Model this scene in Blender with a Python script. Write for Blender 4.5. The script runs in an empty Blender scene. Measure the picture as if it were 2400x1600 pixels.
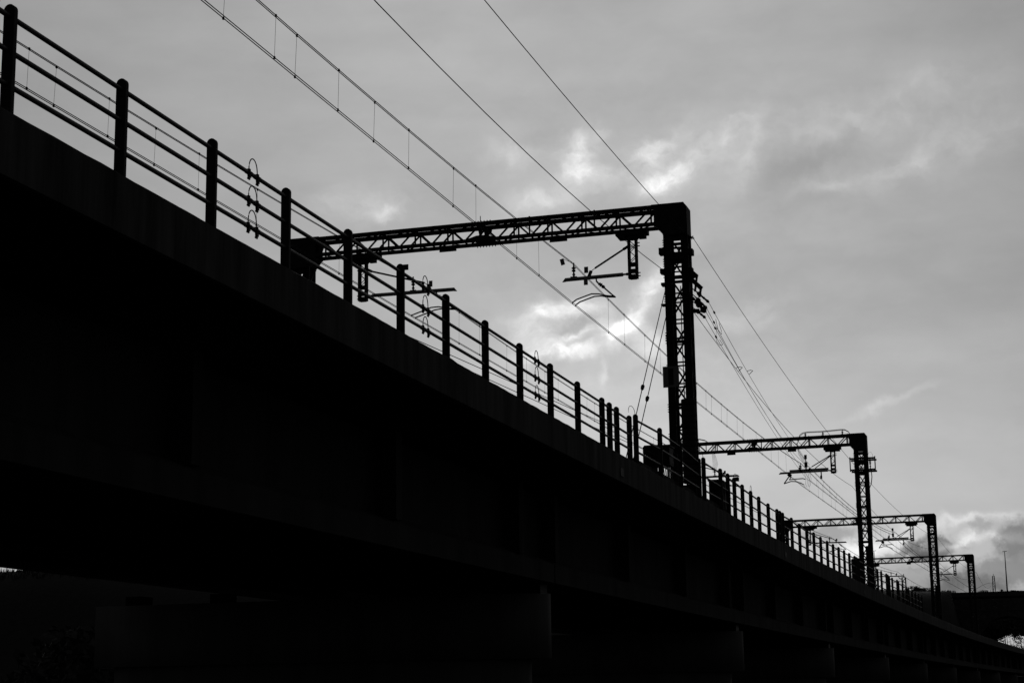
import bpy, math, random
from math import sin, cos, pi, radians, atan2, sqrt, exp
from mathutils import Vector, Matrix, noise
random.seed(7)
S = bpy.context.scene
C = S.collection

# ---------------------------------------------------------------- camera
F_PX, PITCH, YAW, ROLL = 4143.15, 11.4659, 16.2957, -0.84422
th, ya, ro = radians(PITCH), radians(YAW), radians(ROLL)
Fv = Vector((-sin(ya)*cos(th), cos(ya)*cos(th), sin(th)))
Rv = Vector((cos(ya), sin(ya), 0)); Uv = Rv.cross(Fv)
R2 = cos(ro)*Rv + sin(ro)*Uv; U2 = -sin(ro)*Rv + cos(ro)*Uv
cd = bpy.data.cameras.new('camera'); cam = bpy.data.objects.new('camera', cd); C.objects.link(cam)
cd.sensor_width = 36; cd.lens = F_PX/2400*36; cd.clip_start = 0.1; cd.clip_end = 6000
m = Matrix((R2, U2, -Fv)).transposed().to_4x4(); cam.matrix_world = m
S.camera = cam

# ---------------------------------------------------------------- sky and sun
SUN_AZ, SUN_EL = -12.5, 11.9
wd = bpy.data.worlds.new('World'); S.world = wd; wd.use_nodes = True
nt = wd.node_tree; nt.nodes.clear(); N = nt.nodes; Lk = nt.links.new
def nd(t, **k):
    n = N.new(t)
    for a, b in k.items(): setattr(n, a, b)
    return n
def mth(op, a, b=None, c=None, clamp=False):
    n = nd('ShaderNodeMath', operation=op); n.use_clamp = clamp
    for i, v in enumerate((a, b, c)):
        if v is None: continue
        if isinstance(v, (int, float)): n.inputs[i].default_value = v
        else: Lk(v, n.inputs[i])
    return n.outputs[0]
def vm(op, a, b=None, s=None):
    n = nd('ShaderNodeVectorMath', operation=op)
    for i, v in enumerate((a, b)):
        if v is None: continue
        if isinstance(v, (tuple, list)): n.inputs[i].default_value = v
        else: Lk(v, n.inputs[i])
    if s is not None: n.inputs['Scale'].default_value = s
    return n
tc = nd('ShaderNodeTexCoord'); sp = nd('ShaderNodeSeparateXYZ'); Lk(tc.outputs['Generated'], sp.inputs[0])
az = mth('MULTIPLY', mth('ARCTAN2', sp.outputs[0], sp.outputs[1]), 180/pi)
el = mth('MULTIPLY', mth('ARCSINE', sp.outputs[2]), 180/pi)
A = mth('ADD', az, 16.3); E_ = mth('SUBTRACT', el, 11.47)
cmb = nd('ShaderNodeCombineXYZ'); Lk(A, cmb.inputs[0]); Lk(E_, cmb.inputs[1])
P0 = cmb.outputs[0]
def nz(vec, scale, det=5, rough=.55, col=False, off=(0, 0, 0), dist=0, sc=(1, 1, 1), rot=0):
    mp = nd('ShaderNodeMapping'); Lk(vec, mp.inputs[0]); mp.inputs[1].default_value = off
    mp.inputs[2].default_value = (0, 0, rot); mp.inputs[3].default_value = sc
    n = nd('ShaderNodeTexNoise'); n.inputs['Scale'].default_value = scale; n.inputs['Detail'].default_value = det
    n.inputs['Roughness'].default_value = rough; n.inputs['Distortion'].default_value = dist; Lk(mp.outputs[0], n.inputs['Vector'])
    return n.outputs['Color' if col else 'Fac']
w1 = vm('SCALE', vm('SUBTRACT', nz(P0, .35, 3, .5, True), (.5, .5, .5)).outputs[0], s=1.7).outputs[0]
w2 = vm('SCALE', vm('SUBTRACT', nz(P0, 1.6, 5, .62, True, (9, 3, 0)), (.5, .5, .5)).outputs[0], s=.62).outputs[0]
PW = vm('ADD', vm('ADD', P0, w1).outputs[0], w2).outputs[0]
PD = vm('ADD', P0, vm('SCALE', w2, s=1.9).outputs[0]).outputs[0]
def dirpx(x, y):
    d = (Fv + R2*((x-1200)/F_PX) - U2*((y-800)/F_PX)).normalized()
    return math.degrees(atan2(d.x, d.y))+16.3, math.degrees(math.asin(d.z))-11.47
def blob(P, x, y, sx, sy, ang):
    a, e = dirpx(x, y)
    n = vm('SUBTRACT', P, (a, e, 0)).outputs[0]
    r = nd('ShaderNodeVectorRotate', rotation_type='Z_AXIS'); Lk(n, r.inputs[0]); r.inputs['Angle'].default_value = -radians(ang)
    q = vm('MULTIPLY', r.outputs[0], (72.3/sx, 72.3/sy, 0)).outputs[0]
    d = vm('DOT_PRODUCT', q, q).outputs[1]
    return mth('EXPONENT', mth('MULTIPLY', d, -1.0))
# openings in the cloud deck (direction, size, tilt, gain): brighter where the cloud thins out round the low sun
BR = [(1459,771,44,20,6,.6),(1500,728,95,26,50,.2),(1545,655,85,30,52,.13),(1262,737,40,30,20,.2),(1338,714,70,20,8,.24),(1415,735,42,24,20,.1),
 (1325,829,80,17,8,.3),(1345,787,38,12,22,.26),(1238,785,80,26,-35,.13),(1540,812,60,26,-40,.12),(1340,760,140,70,0,.04),
 (1550,417,58,25,16,.25),(1601,393,28,42,-30,.12),(1520,355,90,28,28,.16),(1345,381,60,40,60,.16),(1385,400,50,18,0,.12),(1357,345,40,30,0,.1),(1411,304,30,22,0,.08),
 (1196,369,60,34,0,.09),(1256,470,75,30,10,.1),(1744,387,80,28,62,.07),(1685,333,110,38,30,.09),(1450,390,260,90,12,.035),
 (2012,268,290,50,12,.07),(2270,310,190,70,12,.06),(2101,385,110,30,26,.065),(1946,440,75,15,12,.07),(1732,727,110,26,15,.065),(1800,742,40,14,20,.04),
 (850,489,120,40,8,.08),(902,512,36,20,10,.09),(2073,940,100,10,12,.06),(1423,872,9,26,0,.08),(1200,880,220,70,-20,.03),(1620,900,300,120,0,.03),
 (2005,1272,50,22,0,.1),(2062,1275,95,18,4,.15),(2290,1267,150,11,3,.2),(2262,1256,70,9,0,.05),(2300,1215,160,9,4,.08),(2180,1232,120,12,3,.08)]
DK = [(2196,1284,60,30,4,.3),(2150,1292,40,18,0,.14),(2385,1262,52,46,10,.21),(2304,1240,22,20,10,.07),(1950,1248,66,20,-10,.11),(2080,1303,62,13,5,.1),(2331,1352,120,42,6,.17),
 (2165,1368,80,36,5,.12),(2265,1378,90,30,0,.12),(2120,1330,60,16,0,.07),(1863,400,120,36,20,.03),(1955,350,90,24,20,.028),(1464,399,45,20,10,.06),(1365,768,80,18,15,.06),(1420,455,70,16,10,.03),(1240,330,60,20,20,.02)]
acc = None
for x, y, sx, sy, an, g in BR:
    v = mth('MULTIPLY', blob(PW, x, y, sx, sy, an), g); acc = v if acc is None else mth('ADD', acc, v)
wisp = mth('MAXIMUM', mth('MULTIPLY_ADD', nz(PW, 1.15, 6, .58, off=(3, 7, 0), sc=(.8, 1.15, 1), rot=radians(-12)), 2.5, -.35), .15)
acc = mth('MULTIPLY', acc, wisp)
dk = None
for x, y, sx, sy, an, g in DK:
    b = blob(PD, x, y, sx, sy, an)
    if g > .06:
        n = nd('ShaderNodeMapRange', interpolation_type='SMOOTHSTEP'); Lk(b, n.inputs[0]); n.inputs[1].default_value = .12; n.inputs[2].default_value = .72; b = n.outputs[0]
    v = mth('MULTIPLY', b, g); dk = v if dk is None else mth('ADD', dk, v)
Ac = mth('MINIMUM', mth('MAXIMUM', A, -24), 24); Ec = mth('MINIMUM', mth('MAXIMUM', E_, -14), 16)
lo = nd('ShaderNodeMapRange', interpolation_type='SMOOTHSTEP'); Lk(E_, lo.inputs[0]); lo.inputs[1].default_value = 1.5; lo.inputs[2].default_value = -4.5; lo.inputs[3].default_value = 0; lo.inputs[4].default_value = .075
base = mth('ADD', mth('MULTIPLY_ADD', mth('MULTIPLY', Ac, Ac), -.00027, .69), mth('MULTIPLY_ADD', Ac, .0005, lo.outputs[0]))
mot = mth('MULTIPLY', mth('SUBTRACT', nz(PW, .75, 6, .55, off=(2, 4, 0), sc=(.6, 1.3, 1), rot=radians(-14)), .5), .11)
gl = mth('MULTIPLY_ADD', blob(P0, 1560, 560, 620, 430, 10), .85, .15)
st1 = mth('MULTIPLY', mth('SUBTRACT', nz(PW, .22, 6, .55, off=(5, 1, 0), sc=(.6, 1.4, 1), rot=radians(-16)), .5), .1)
st2 = mth('MULTIPLY', mth('SUBTRACT', nz(P0, .5, 5, .5, off=(1, 11, 0), sc=(.35, 1.4, 1), rot=radians(-10)), .5), .07)
disp = mth('SUBTRACT', mth('ADD', mth('ADD', base, acc), mth('ADD', mth('ADD', st1, st2), mth('MULTIPLY', mot, gl))), dk)
disp = mth('MINIMUM', mth('MAXIMUM', disp, .3), 1.04)
lin = mth('POWER', disp, 2.3)
# added falloff: sky dimmed away from the sun so near faces stay dark
sd = Vector((sin(radians(SUN_AZ))*cos(radians(SUN_EL)), cos(radians(SUN_AZ))*cos(radians(SUN_EL)), sin(radians(SUN_EL))))
ang = mth('MULTIPLY', mth('ARCCOSINE', vm('DOT_PRODUCT', tc.outputs['Generated'], tuple(sd)).outputs[1]), 180/pi)
mr = nd('ShaderNodeMapRange', interpolation_type='SMOOTHSTEP'); Lk(ang, mr.inputs[0])
mr.inputs[1].default_value = 22; mr.inputs[2].default_value = 85; mr.inputs[3].default_value = 1; mr.inputs[4].default_value = .1
lin = mth('MULTIPLY', lin, mr.outputs[0])
sk = nd('ShaderNodeTexSky', sky_type='NISHITA'); sk.sun_disc = False; sk.sun_elevation = radians(SUN_EL); sk.sun_rotation = radians(SUN_AZ)
bw = nd('ShaderNodeRGBToBW'); Lk(sk.outputs[0], bw.inputs[0])
tot = mth('MULTIPLY_ADD', lin, 10.0, mth('MULTIPLY', bw.outputs[0], .01))
bg = nd('ShaderNodeBackground'); Lk(tot, bg.inputs[0]); bg.inputs[1].default_value = .1
wo = nd('ShaderNodeOutputWorld'); Lk(bg.outputs[0], wo.inputs[0])
sl = bpy.data.lights.new('sun', 'SUN'); sl.energy = .5; sl.angle = radians(12); sl.color = (1, 1, 1)
so = bpy.data.objects.new('sun', sl); C.objects.link(so); so.rotation_euler = (-sd).to_track_quat('-Z', 'Y').to_euler()
S.cycles.max_bounces = 4; S.cycles.diffuse_bounces = 2; S.cycles.glossy_bounces = 2
S.view_settings.view_transform = 'Standard'; S.view_settings.look = 'None'; S.view_settings.exposure = 0; S.view_settings.gamma = 1
S.view_settings.use_curve_mapping = False

# ---------------------------------------------------------------- materials (the photograph is black and white, so are they)
def mat(name, v, rough=.8, metal=0, spec=.04, nscale=6, namp=.35, streak=False, bump=.2):
    mt = bpy.data.materials.new(name); mt.use_nodes = True; t = mt.node_tree; b = t.nodes['Principled BSDF']
    tcn = t.nodes.new('ShaderNodeTexCoord'); mp = t.nodes.new('ShaderNodeMapping')
    t.links.new(tcn.outputs['Object'], mp.inputs[0])
    if streak: mp.inputs[3].default_value = (1, 1, .09)
    n = t.nodes.new('ShaderNodeTexNoise'); n.inputs['Scale'].default_value = nscale; n.inputs['Detail'].default_value = 6; n.inputs['Roughness'].default_value = .65
    t.links.new(mp.outputs[0], n.inputs['Vector'])
    r = t.nodes.new('ShaderNodeValToRGB'); r.color_ramp.elements[0].position = .3; r.color_ramp.elements[1].position = .72
    a, c2 = v*(1-namp), v*(1+namp); r.color_ramp.elements[0].color = (a, a, a, 1); r.color_ramp.elements[1].color = (c2, c2, c2, 1)
    t.links.new(n.outputs['Fac'], r.inputs[0]); t.links.new(r.outputs[0], b.inputs['Base Color'])
    b.inputs['Roughness'].default_value = rough; b.inputs['Metallic'].default_value = metal; b.inputs['Specular IOR Level'].default_value = spec
    if bump:
        bp = t.nodes.new('ShaderNodeBump'); bp.inputs['Strength'].default_value = bump; bp.inputs['Distance'].default_value = .02
        t.links.new(n.outputs['Fac'], bp.inputs['Height']); t.links.new(bp.outputs[0], b.inputs['Normal'])
    return mt
M = dict(
 concrete=mat('sooty_concrete', .05, .9, nscale=2.6, namp=.75, streak=True),  # base tone darkened to hold the backlit silhouette, with vertical streaks
 girder=mat('shaded_concrete', .035, .9, nscale=1.2, namp=.4, streak=True),  # darker copy for slab and girders, shade under the deck put into its tone
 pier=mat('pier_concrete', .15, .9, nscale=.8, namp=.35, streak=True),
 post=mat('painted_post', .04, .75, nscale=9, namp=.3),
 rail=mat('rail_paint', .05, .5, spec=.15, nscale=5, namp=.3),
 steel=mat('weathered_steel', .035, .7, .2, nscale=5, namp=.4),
 tube=mat('galvanised_tube', .3, .4, .3, .3, nscale=4, namp=.15, bump=.05),
 plate=mat('sign_enamel', .2, .5, nscale=4, namp=.1, bump=.05),
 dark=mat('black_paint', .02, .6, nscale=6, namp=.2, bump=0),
 wire=mat('wire_metal', .02, .95, 0, nscale=20, namp=.2, bump=0),
 insul=mat('brown_porcelain', .04, .35, nscale=8, namp=.2, bump=0),
 iron=mat('cast_iron', .03, .8, nscale=7, namp=.4),
 stone=mat('bridge_stone', .08, .9, nscale=1.2, namp=.5),
 soil=mat('dark_turf', .01, .95, nscale=.6, namp=.5),  # tone lowered to stand in for the vegetation's self-shadow
 leaf=mat('leaf_green', .045, .8, nscale=3, namp=.4, bump=0),
 bark=mat('bark', .05, .9, nscale=8, namp=.4, bump=0),
 ballast=mat('track_ballast', .06, .95, nscale=9, namp=.5))

# ---------------------------------------------------------------- helpers
def link(o, parent=None):
    C.objects.link(o)
    if parent is not None: o.parent = parent
    return o
def thing(name, label, cat, loc=(0, 0, 0), rz=0, group=None):
    o = bpy.data.objects.new(name, None); C.objects.link(o); o.location = loc; o.rotation_euler = (0, 0, rz); o.empty_display_size = .3
    o['label'] = label; o['category'] = cat
    if group: o['group'] = group
    return o
def tag(o, label, cat, group=None):
    o['label'] = label; o['category'] = cat
    if group: o['group'] = group
    return o
def mesh(name, vs, fs, mt, parent=None, smooth=False):
    me = bpy.data.meshes.new(name); me.from_pydata([tuple(v) for v in vs], [], fs); me.materials.append(mt)
    if smooth:
        for p in me.polygons: p.use_smooth = True
    return link(bpy.data.objects.new(name, me), parent)
_u = {}
def unit(kind, mt):
    k = (kind, mt.name)
    if k in _u: return _u[k]
    vs, fs = [], []
    def prof(pr):
        n = len(pr)
        for x in (-.5, .5): vs.extend((x, a, b) for a, b in pr)
        for i in range(n): j = (i+1) % n; fs.append((i, j, n+j, n+i))
        fs.append(tuple(range(n-1, -1, -1))); fs.append(tuple(range(n, 2*n)))
    if kind == 'box': prof([(-.5, -.5), (.5, -.5), (.5, .5), (-.5, .5)])
    elif kind == 'rod': prof([(.5*cos(i*pi/5), .5*sin(i*pi/5)) for i in range(10)])
    elif kind == 'L': prof([(-.5, -.5), (.5, -.5), (.5, -.36), (-.36, -.36), (-.36, .5), (-.5, .5)])
    elif kind == 'L2': prof([(.5, -.5), (.5, .5), (.36, .5), (.36, -.36), (-.5, -.36), (-.5, -.5)])
    elif kind == 'C': prof([(-.5, -.5), (.5, -.5), (.5, -.42), (-.4, -.42), (-.4, .42), (.5, .42), (.5, .5), (-.5, .5)])
    me = bpy.data.meshes.new(kind+'_'+mt.name); me.from_pydata(vs, [], fs); me.materials.append(mt)
    if kind == 'rod':
        for p in me.polygons: p.use_smooth = len(p.vertices) == 4
    _u[k] = me; return me
def bar(name, p, q, w, h, mt, parent=None, kind='box', up=(0, 0, 1)):
    p, q = Vector(p), Vector(q); d = q-p; x = d.normalized(); u = Vector(up)
    if abs(x.dot(u)) > .98: u = Vector((0, 1, 0))
    y = u.cross(x).normalized(); z = x.cross(y)
    o = bpy.data.objects.new(name, unit(kind, mt)); link(o, parent)
    mx = Matrix((x*d.length, y*w, z*h)).transposed().to_4x4(); mx.translation = (p+q)/2
    o.matrix_local = mx
    return o
def rod(name, p, q, dia, mt, parent=None): return bar(name, p, q, dia, dia, mt, parent, 'rod')
def box(name, lo, hi, mt, parent=None):
    o = bpy.data.objects.new(name, unit('box', mt)); link(o, parent)
    lo, hi = Vector(lo), Vector(hi); o.location = (lo+hi)/2; o.scale = hi-lo
    return o
def tube_geo(pts, r, sides=6, rr=None, base=0):
    pts = [Vector(p) for p in pts]; vs, fs = [], []; n = len(pts)
    for i, p in enumerate(pts):
        d = (pts[min(i+1, n-1)]-pts[max(i-1, 0)]).normalized(); u = Vector((0, 0, 1)) if abs(d.z) < .95 else Vector((0, 1, 0))
        a = d.cross(u).normalized(); b = a.cross(d); R = rr[i] if rr else r
        vs += [p+a*(R*cos(2*pi*k/sides))+b*(R*sin(2*pi*k/sides)) for k in range(sides)]
    for i in range(n-1):
        for k in range(sides):
            k2 = (k+1) % sides; fs.append((base+i*sides+k, base+i*sides+k2, base+(i+1)*sides+k2, base+(i+1)*sides+k))
    fs.append(tuple(base+k for k in range(sides-1, -1, -1))); fs.append(tuple(base+(n-1)*sides+k for k in range(sides)))
    return vs, fs
def tube(name, pts, r, mt, parent=None, sides=6, rr=None):
    vs, fs = tube_geo(pts, r, sides, rr); return mesh(name, vs, fs, mt, parent, True)
def lathe(name, prof, p, q, mt, parent=None, seg=12):
    p, q = Vector(p), Vector(q); L = (q-p)
    pts = [p+L*t for t, _ in prof]; d = L.normalized(); u = Vector((0, 0, 1)) if abs(d.z) < .95 else Vector((0, 1, 0))
    a = d.cross(u).normalized(); b = a.cross(d); vs, fs = [], []; n = len(prof)
    for (t, r), c0 in zip(prof, pts): vs += [c0+a*(r*cos(2*pi*k/seg))+b*(r*sin(2*pi*k/seg)) for k in range(seg)]
    for i in range(n-1):
        for k in range(seg): k2 = (k+1) % seg; fs.append((i*seg+k, i*seg+k2, (i+1)*seg+k2, (i+1)*seg+k))
    fs.append(tuple(range(seg-1, -1, -1))); fs.append(tuple((n-1)*seg+k for k in range(seg)))
    return mesh(name, vs, fs, mt, parent, True)
def prism(name, pr, ax, a, b, mt, parent=None):
    """profile extruded along axis ax (0 x, 1 y, 2 z)"""
    vs, fs = [], []; n = len(pr)
    for t in (a, b):
        for u, v in pr:
            w = [u, v]; w.insert(ax, t); vs.append(tuple(w))
    for i in range(n): j = (i+1) % n; fs.append((i, j, n+j, n+i))
    fs.append(tuple(range(n-1, -1, -1))); fs.append(tuple(range(n, 2*n)))
    return mesh(name, vs, fs, mt, parent)

# the track curves gently: frame at distance Y, d metres inside (left of) the near edge of the deck
def XP(Y): return -9.34 + (max(Y-30, 0))**2/6736
def TH(Y): return math.atan(2*max(Y-30, 0)/6736)
def W(d, Y, z): return Vector((XP(Y)-d*cos(TH(Y)), Y+d*sin(TH(Y)), z))
Z0 = -1.6          # ground
ZD = 5.75          # top of the edge beam

# ---------------------------------------------------------------- terrain
def sst(a, b, x): t = min(1, max(0, (x-a)/(b-a))); return t*t*(3-2*t)
RG = [(-700, 38), (-430, 38), (-275, 34.6), (-240, 34.9), (-187, 31), (-90, 24), (-30, 21.9), (-16, 21.2)]
def ridge(X):
    if X <= RG[0][0]: return RG[0][1]
    for (a, za), (b, zb) in zip(RG, RG[1:]):
        if X <= b: return za+(zb-za)*(X-a)/(b-a)
    return RG[-1][1]
def terr(X, Y):
    n = noise.noise(Vector((X*.02, Y*.02, 0)))*2+noise.noise(Vector((X*.08, Y*.08, 3)))*.6
    k = sst(300, 398, Y+X*.05)*sst(-12.5, -17, X)
    k2 = sst(430, 560, Y)*(1-sst(-60, -20, X)*.0)
    h = Z0+(ridge(X)-Z0)*k*(1-.35*sst(440, 600, Y)*sst(-45, -20, X))
    h = max(h, Z0+11.5*sst(500, 600, Y))
    return h+n*(.15+.25*k)*(.3 if k < .02 else 1)
def grid(name, xs, ys, fz, mt):
    vs = [(x, y, fz(x, y)) for y in ys for x in xs]; nx = len(xs)
    fs = [(j*nx+i, j*nx+i+1, (j+1)*nx+i+1, (j+1)*nx+i) for j in range(len(ys)-1) for i in range(nx-1)]
    o = mesh(name, vs, fs, mt, smooth=True); o['kind'] = 'structure'; return o
grid('ground', [-4000, -1500, -700]+[-600+i*50 for i in range(25)]+[900, 1500, 4000], [-4000, -1500, -500]+[-300+i*50 for i in range(22)]+[1000, 2000, 4500],
     lambda x, y: Z0-.02-(3 if (x < -10 and y > 250) else 0), M['soil'])
xs = [-640+i*10 for i in range(54)]+[-105+i*3 for i in range(30)]+[-14.5, -12, -8, -4, 2, 10, 20, 40, 80, 140, 220, 320]
ys = [-60, 0, 50, 100, 150, 200, 250]+[270+i*5 for i in range(40)]+[480+i*12 for i in range(14)]
grid('hill', xs, ys, terr, M['soil'])

# ---------------------------------------------------------------- viaduct
via = thing('viaduct', 'long dark concrete railway viaduct crossing the picture on broad piers', 'viaduct', (-15, 40.9, Z0))
via.location = (0, 0, 0)
PIERS = [40.9+27*k for k in range(-4, 11)]
WID = 13.9
def sweep(name, prof, y0, y1, mt, parent, n=14, jag=None):
    """prof: list of (d, z); swept along the curve, closed"""
    vs, fs = [], []; k = len(prof)
    for i in range(n+1):
        Y = y0+(y1-y0)*i/n
        for j, (d, z) in enumerate(prof):
            dz = jag(Y, j) if jag else 0
            vs.append(W(d, Y, z+dz))
    for i in range(n):
        for j in range(k): j2 = (j+1) % k; fs.append((i*k+j, i*k+j2, (i+1)*k+j2, (i+1)*k+j))
    fs.append(tuple(range(k-1, -1, -1))); fs.append(tuple(n*k+j for j in range(k)))
    return mesh(name, vs, fs, mt, parent)
def jag(Y, j):
    if j in (0, 1, 2):
        v = noise.noise(Vector((Y*2.3, j*4., 0)))*.012+noise.noise(Vector((Y*9, j*7., 2)))*.008
        s = noise.noise(Vector((Y*.55, 5, 1)))
        return v+(max(0, s-.28)*.09)*(.5+noise.noise(Vector((Y*7, 1, 1))))
    return 0
for i, (a, b) in enumerate(zip(PIERS, PIERS[1:])):
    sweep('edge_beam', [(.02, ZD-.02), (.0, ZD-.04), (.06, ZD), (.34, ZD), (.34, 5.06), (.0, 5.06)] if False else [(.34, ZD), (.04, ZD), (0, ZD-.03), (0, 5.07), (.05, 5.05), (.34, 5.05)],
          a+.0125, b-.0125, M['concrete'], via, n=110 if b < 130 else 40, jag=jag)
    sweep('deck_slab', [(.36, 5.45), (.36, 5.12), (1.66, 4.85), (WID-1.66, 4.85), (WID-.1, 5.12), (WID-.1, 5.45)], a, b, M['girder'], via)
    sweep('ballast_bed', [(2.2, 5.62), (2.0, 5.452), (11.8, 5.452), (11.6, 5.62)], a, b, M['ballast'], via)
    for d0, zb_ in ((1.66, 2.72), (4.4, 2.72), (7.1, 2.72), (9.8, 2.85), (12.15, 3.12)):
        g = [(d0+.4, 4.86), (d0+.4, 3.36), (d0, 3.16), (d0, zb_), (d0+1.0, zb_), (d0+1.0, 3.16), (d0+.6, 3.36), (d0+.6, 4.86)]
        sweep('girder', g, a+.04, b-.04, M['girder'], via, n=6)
    for k, Y in enumerate((a+.3, a+8.15, a+16.3, a+24.3, b-2.75)):
        th_ = TH(Y); prf = [(1.67, 4.9), (2.1, 4.9), (2.1, 3.24), (1.67, 3.24)]
        vs = []
        for dy in (-.16, .16): vs += [W(d, Y, z)+Vector((sin(th_)*dy, cos(th_)*dy, 0)) for d, z in prf]
        mesh('rib', vs, [(0, 1, 2, 3), (7, 6, 5, 4), (0, 4, 5, 1), (1, 5, 6, 2), (2, 6, 7, 3), (3, 7, 4, 0)], M['girder'], via)
    Y = a-.1
    for k in (0,):
        o = box('scupper', (-.012, -.18, 5.2), (.0, .18, 5.42), M['dark'], via)
        mx = Matrix.Rotation(-TH(Y), 4, 'Z'); sc = Matrix.Diagonal((.03, .32, .2, 1)); mx.translation = W(-.004, Y+.25, 5.3); o.matrix_local = mx @ sc
def local_box(name, d0, d1, Y, hy, z0, z1, mt, par, bev=0):
    mx = Matrix.Rotation(-TH(Y), 4, 'Z'); mx.translation = W((d0+d1)/2, Y, (z0+z1)/2)
    o = bpy.data.objects.new(name, unit('box', mt)); link(o, par); o.matrix_local = mx @ Matrix.Diagonal((d1-d0, 2*hy, z1-z0, 1)); return o
for Y in PIERS[:]:
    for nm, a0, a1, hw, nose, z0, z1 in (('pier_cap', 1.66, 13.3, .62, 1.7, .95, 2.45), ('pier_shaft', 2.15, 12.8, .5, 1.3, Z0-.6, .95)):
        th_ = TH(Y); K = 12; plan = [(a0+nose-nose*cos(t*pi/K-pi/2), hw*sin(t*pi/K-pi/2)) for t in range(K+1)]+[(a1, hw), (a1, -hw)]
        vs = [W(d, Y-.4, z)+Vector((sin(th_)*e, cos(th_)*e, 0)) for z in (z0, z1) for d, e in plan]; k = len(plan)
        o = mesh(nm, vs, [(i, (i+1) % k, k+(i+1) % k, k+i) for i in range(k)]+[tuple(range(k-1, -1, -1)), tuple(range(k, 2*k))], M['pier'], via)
        for p in o.data.polygons: p.use_smooth = len(p.vertices) == 4
    for d in (2.16, 4.9, 7.6, 10.3, 12.65):
        local_box('bearing', d-.22, d+.22, Y, .3, 2.45, 2.72, M['dark'], via)
# far edge beam
for a, b in zip(PIERS, PIERS[1:]):
    sweep('edge_beam', [(WID-.1, ZD), (WID-.1, 5.05), (WID+.25, 5.05), (WID+.25, ZD)], a+.012, b-.012, M['concrete'], via, n=8)

# ---------------------------------------------------------------- railing
rl = thing('railing', 'three bar tube railing with round topped posts along the viaduct edge', 'railing')
def post_mesh(h):
    hw = .062; pr = [(-hw, 0), (hw, 0)]+[(hw*cos(t*pi/8), h-hw*1.0+hw*sin(t*pi/8)) for t in range(0, 9)]
    vs, fs = [], []; n = len(pr)
    prs = [(-.036, .9), (-.03, 1.0), (.03, 1.0), (.036, .9)]
    for y, s in prs: vs += [(u*s, y, v if v < .01 else h-(h-v)*1.0-(1-s)*.08) for u, v in pr]
    for k in range(3):
        for i in range(n): j = (i+1) % n; fs.append((k*n+i, k*n+j, (k+1)*n+j, (k+1)*n+i))
    fs.append(tuple(range(n-1, -1, -1))); fs.append(tuple(3*n+i for i in range(n)))
    me = bpy.data.meshes.new('post'); me.from_pydata(vs, [], fs); me.materials.append(M['post']); return me
PM = {}
def rpost(Y, top, d=.075):
    h = round(top-ZD, 2)
    if h not in PM: PM[h] = post_mesh(h+.02)
    o = bpy.data.objects.new('post', PM[h]); link(o, rl); o.location = W(d, Y, ZD-.02); o.rotation_euler = (0, 0, -TH(Y)+pi/2*0)
    return o
POSTS = [(14.44+2.25*n, 6.85) for n in range(-9, 12)]
POSTS = [(y if n < 16 else y, t) for n, (y, t) in enumerate(POSTS)]
POSTS += [(39.92, 6.85), (40.65, 6.86), (42.0, 6.85), (42.72, 6.99), (45.62, 7.06), (48.3, 7.06), (51.05, 6.93), (51.8, 7.05), (54.6, 7.05), (55.9, 7.05), (57.1, 7.05), (58.65, 7.0),
 (60.35, 6.97), (62.05, 6.95), (64.15, 6.92), (66.25, 6.92), (66.95, 6.92), (67.65, 6.92), (69.95, 6.94), (72.1, 6.9), (74.25, 6.9), (76.4, 6.91), (78.6, 6.9), (80.8, 6.9), (82.9, 6.92),
 (84.95, 6.94), (87.05, 6.95), (89.1, 6.96), (91.35, 6.98), (92.1, 6.98), (92.9, 6.98), (95.1, 6.98), (97.4, 6.98), (99.7, 6.98), (101.9, 6.99), (103.9, 7.02), (106.7, 7.05), (107.5, 7.03), (108.2, 6.98),
 (109.9, 7.0), (112.8, 7.05), (113.6, 7.0), (116.1, 6.97), (118.5, 6.96), (119.9, 6.95), (122.2, 6.9), (124.5, 6.9), (126.8, 6.9), (129, 6.9)]
POSTS = [(y*1.0085, t*1.0075-.03) for y, t in POSTS]
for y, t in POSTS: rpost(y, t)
RUNS = [(-6, 20.28), (20.32, 27.09), (27.13, 33.93), (33.97, 42.3), (43.05, 51.45), (52.2, 67.45), (68.2, 92.8), (93.6, 108.3), (109.0, 130)]
def rtop(Y):
    for (a, ta), (b, tb) in zip(POSTS, POSTS[1:]):
        if a <= Y <= b: return ta+(tb-ta)*(Y-a)/(b-a)
    return POSTS[0][1] if Y < POSTS[0][0] else POSTS[-1][1]
def railpt(Y, k): t = rtop(Y); h = t-ZD; return W(.075, Y, ZD+h*(.885, .565, .25)[k])
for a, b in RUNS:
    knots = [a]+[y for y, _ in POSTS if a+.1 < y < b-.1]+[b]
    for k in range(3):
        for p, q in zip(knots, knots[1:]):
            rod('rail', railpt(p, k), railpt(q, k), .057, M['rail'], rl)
def loop(p, q, rise, r=.006, drop=.06):
    p, q = Vector(p), Vector(q); pts = []
    for i in range(15):
        t = i/14; s = sin(pi*t)**.75; pts.append(p.lerp(q, .5-.5*cos(pi*t))+Vector((0, 0, rise*s-(0 if 0 < i < 14 else drop*.0))))
    return pts
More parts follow.
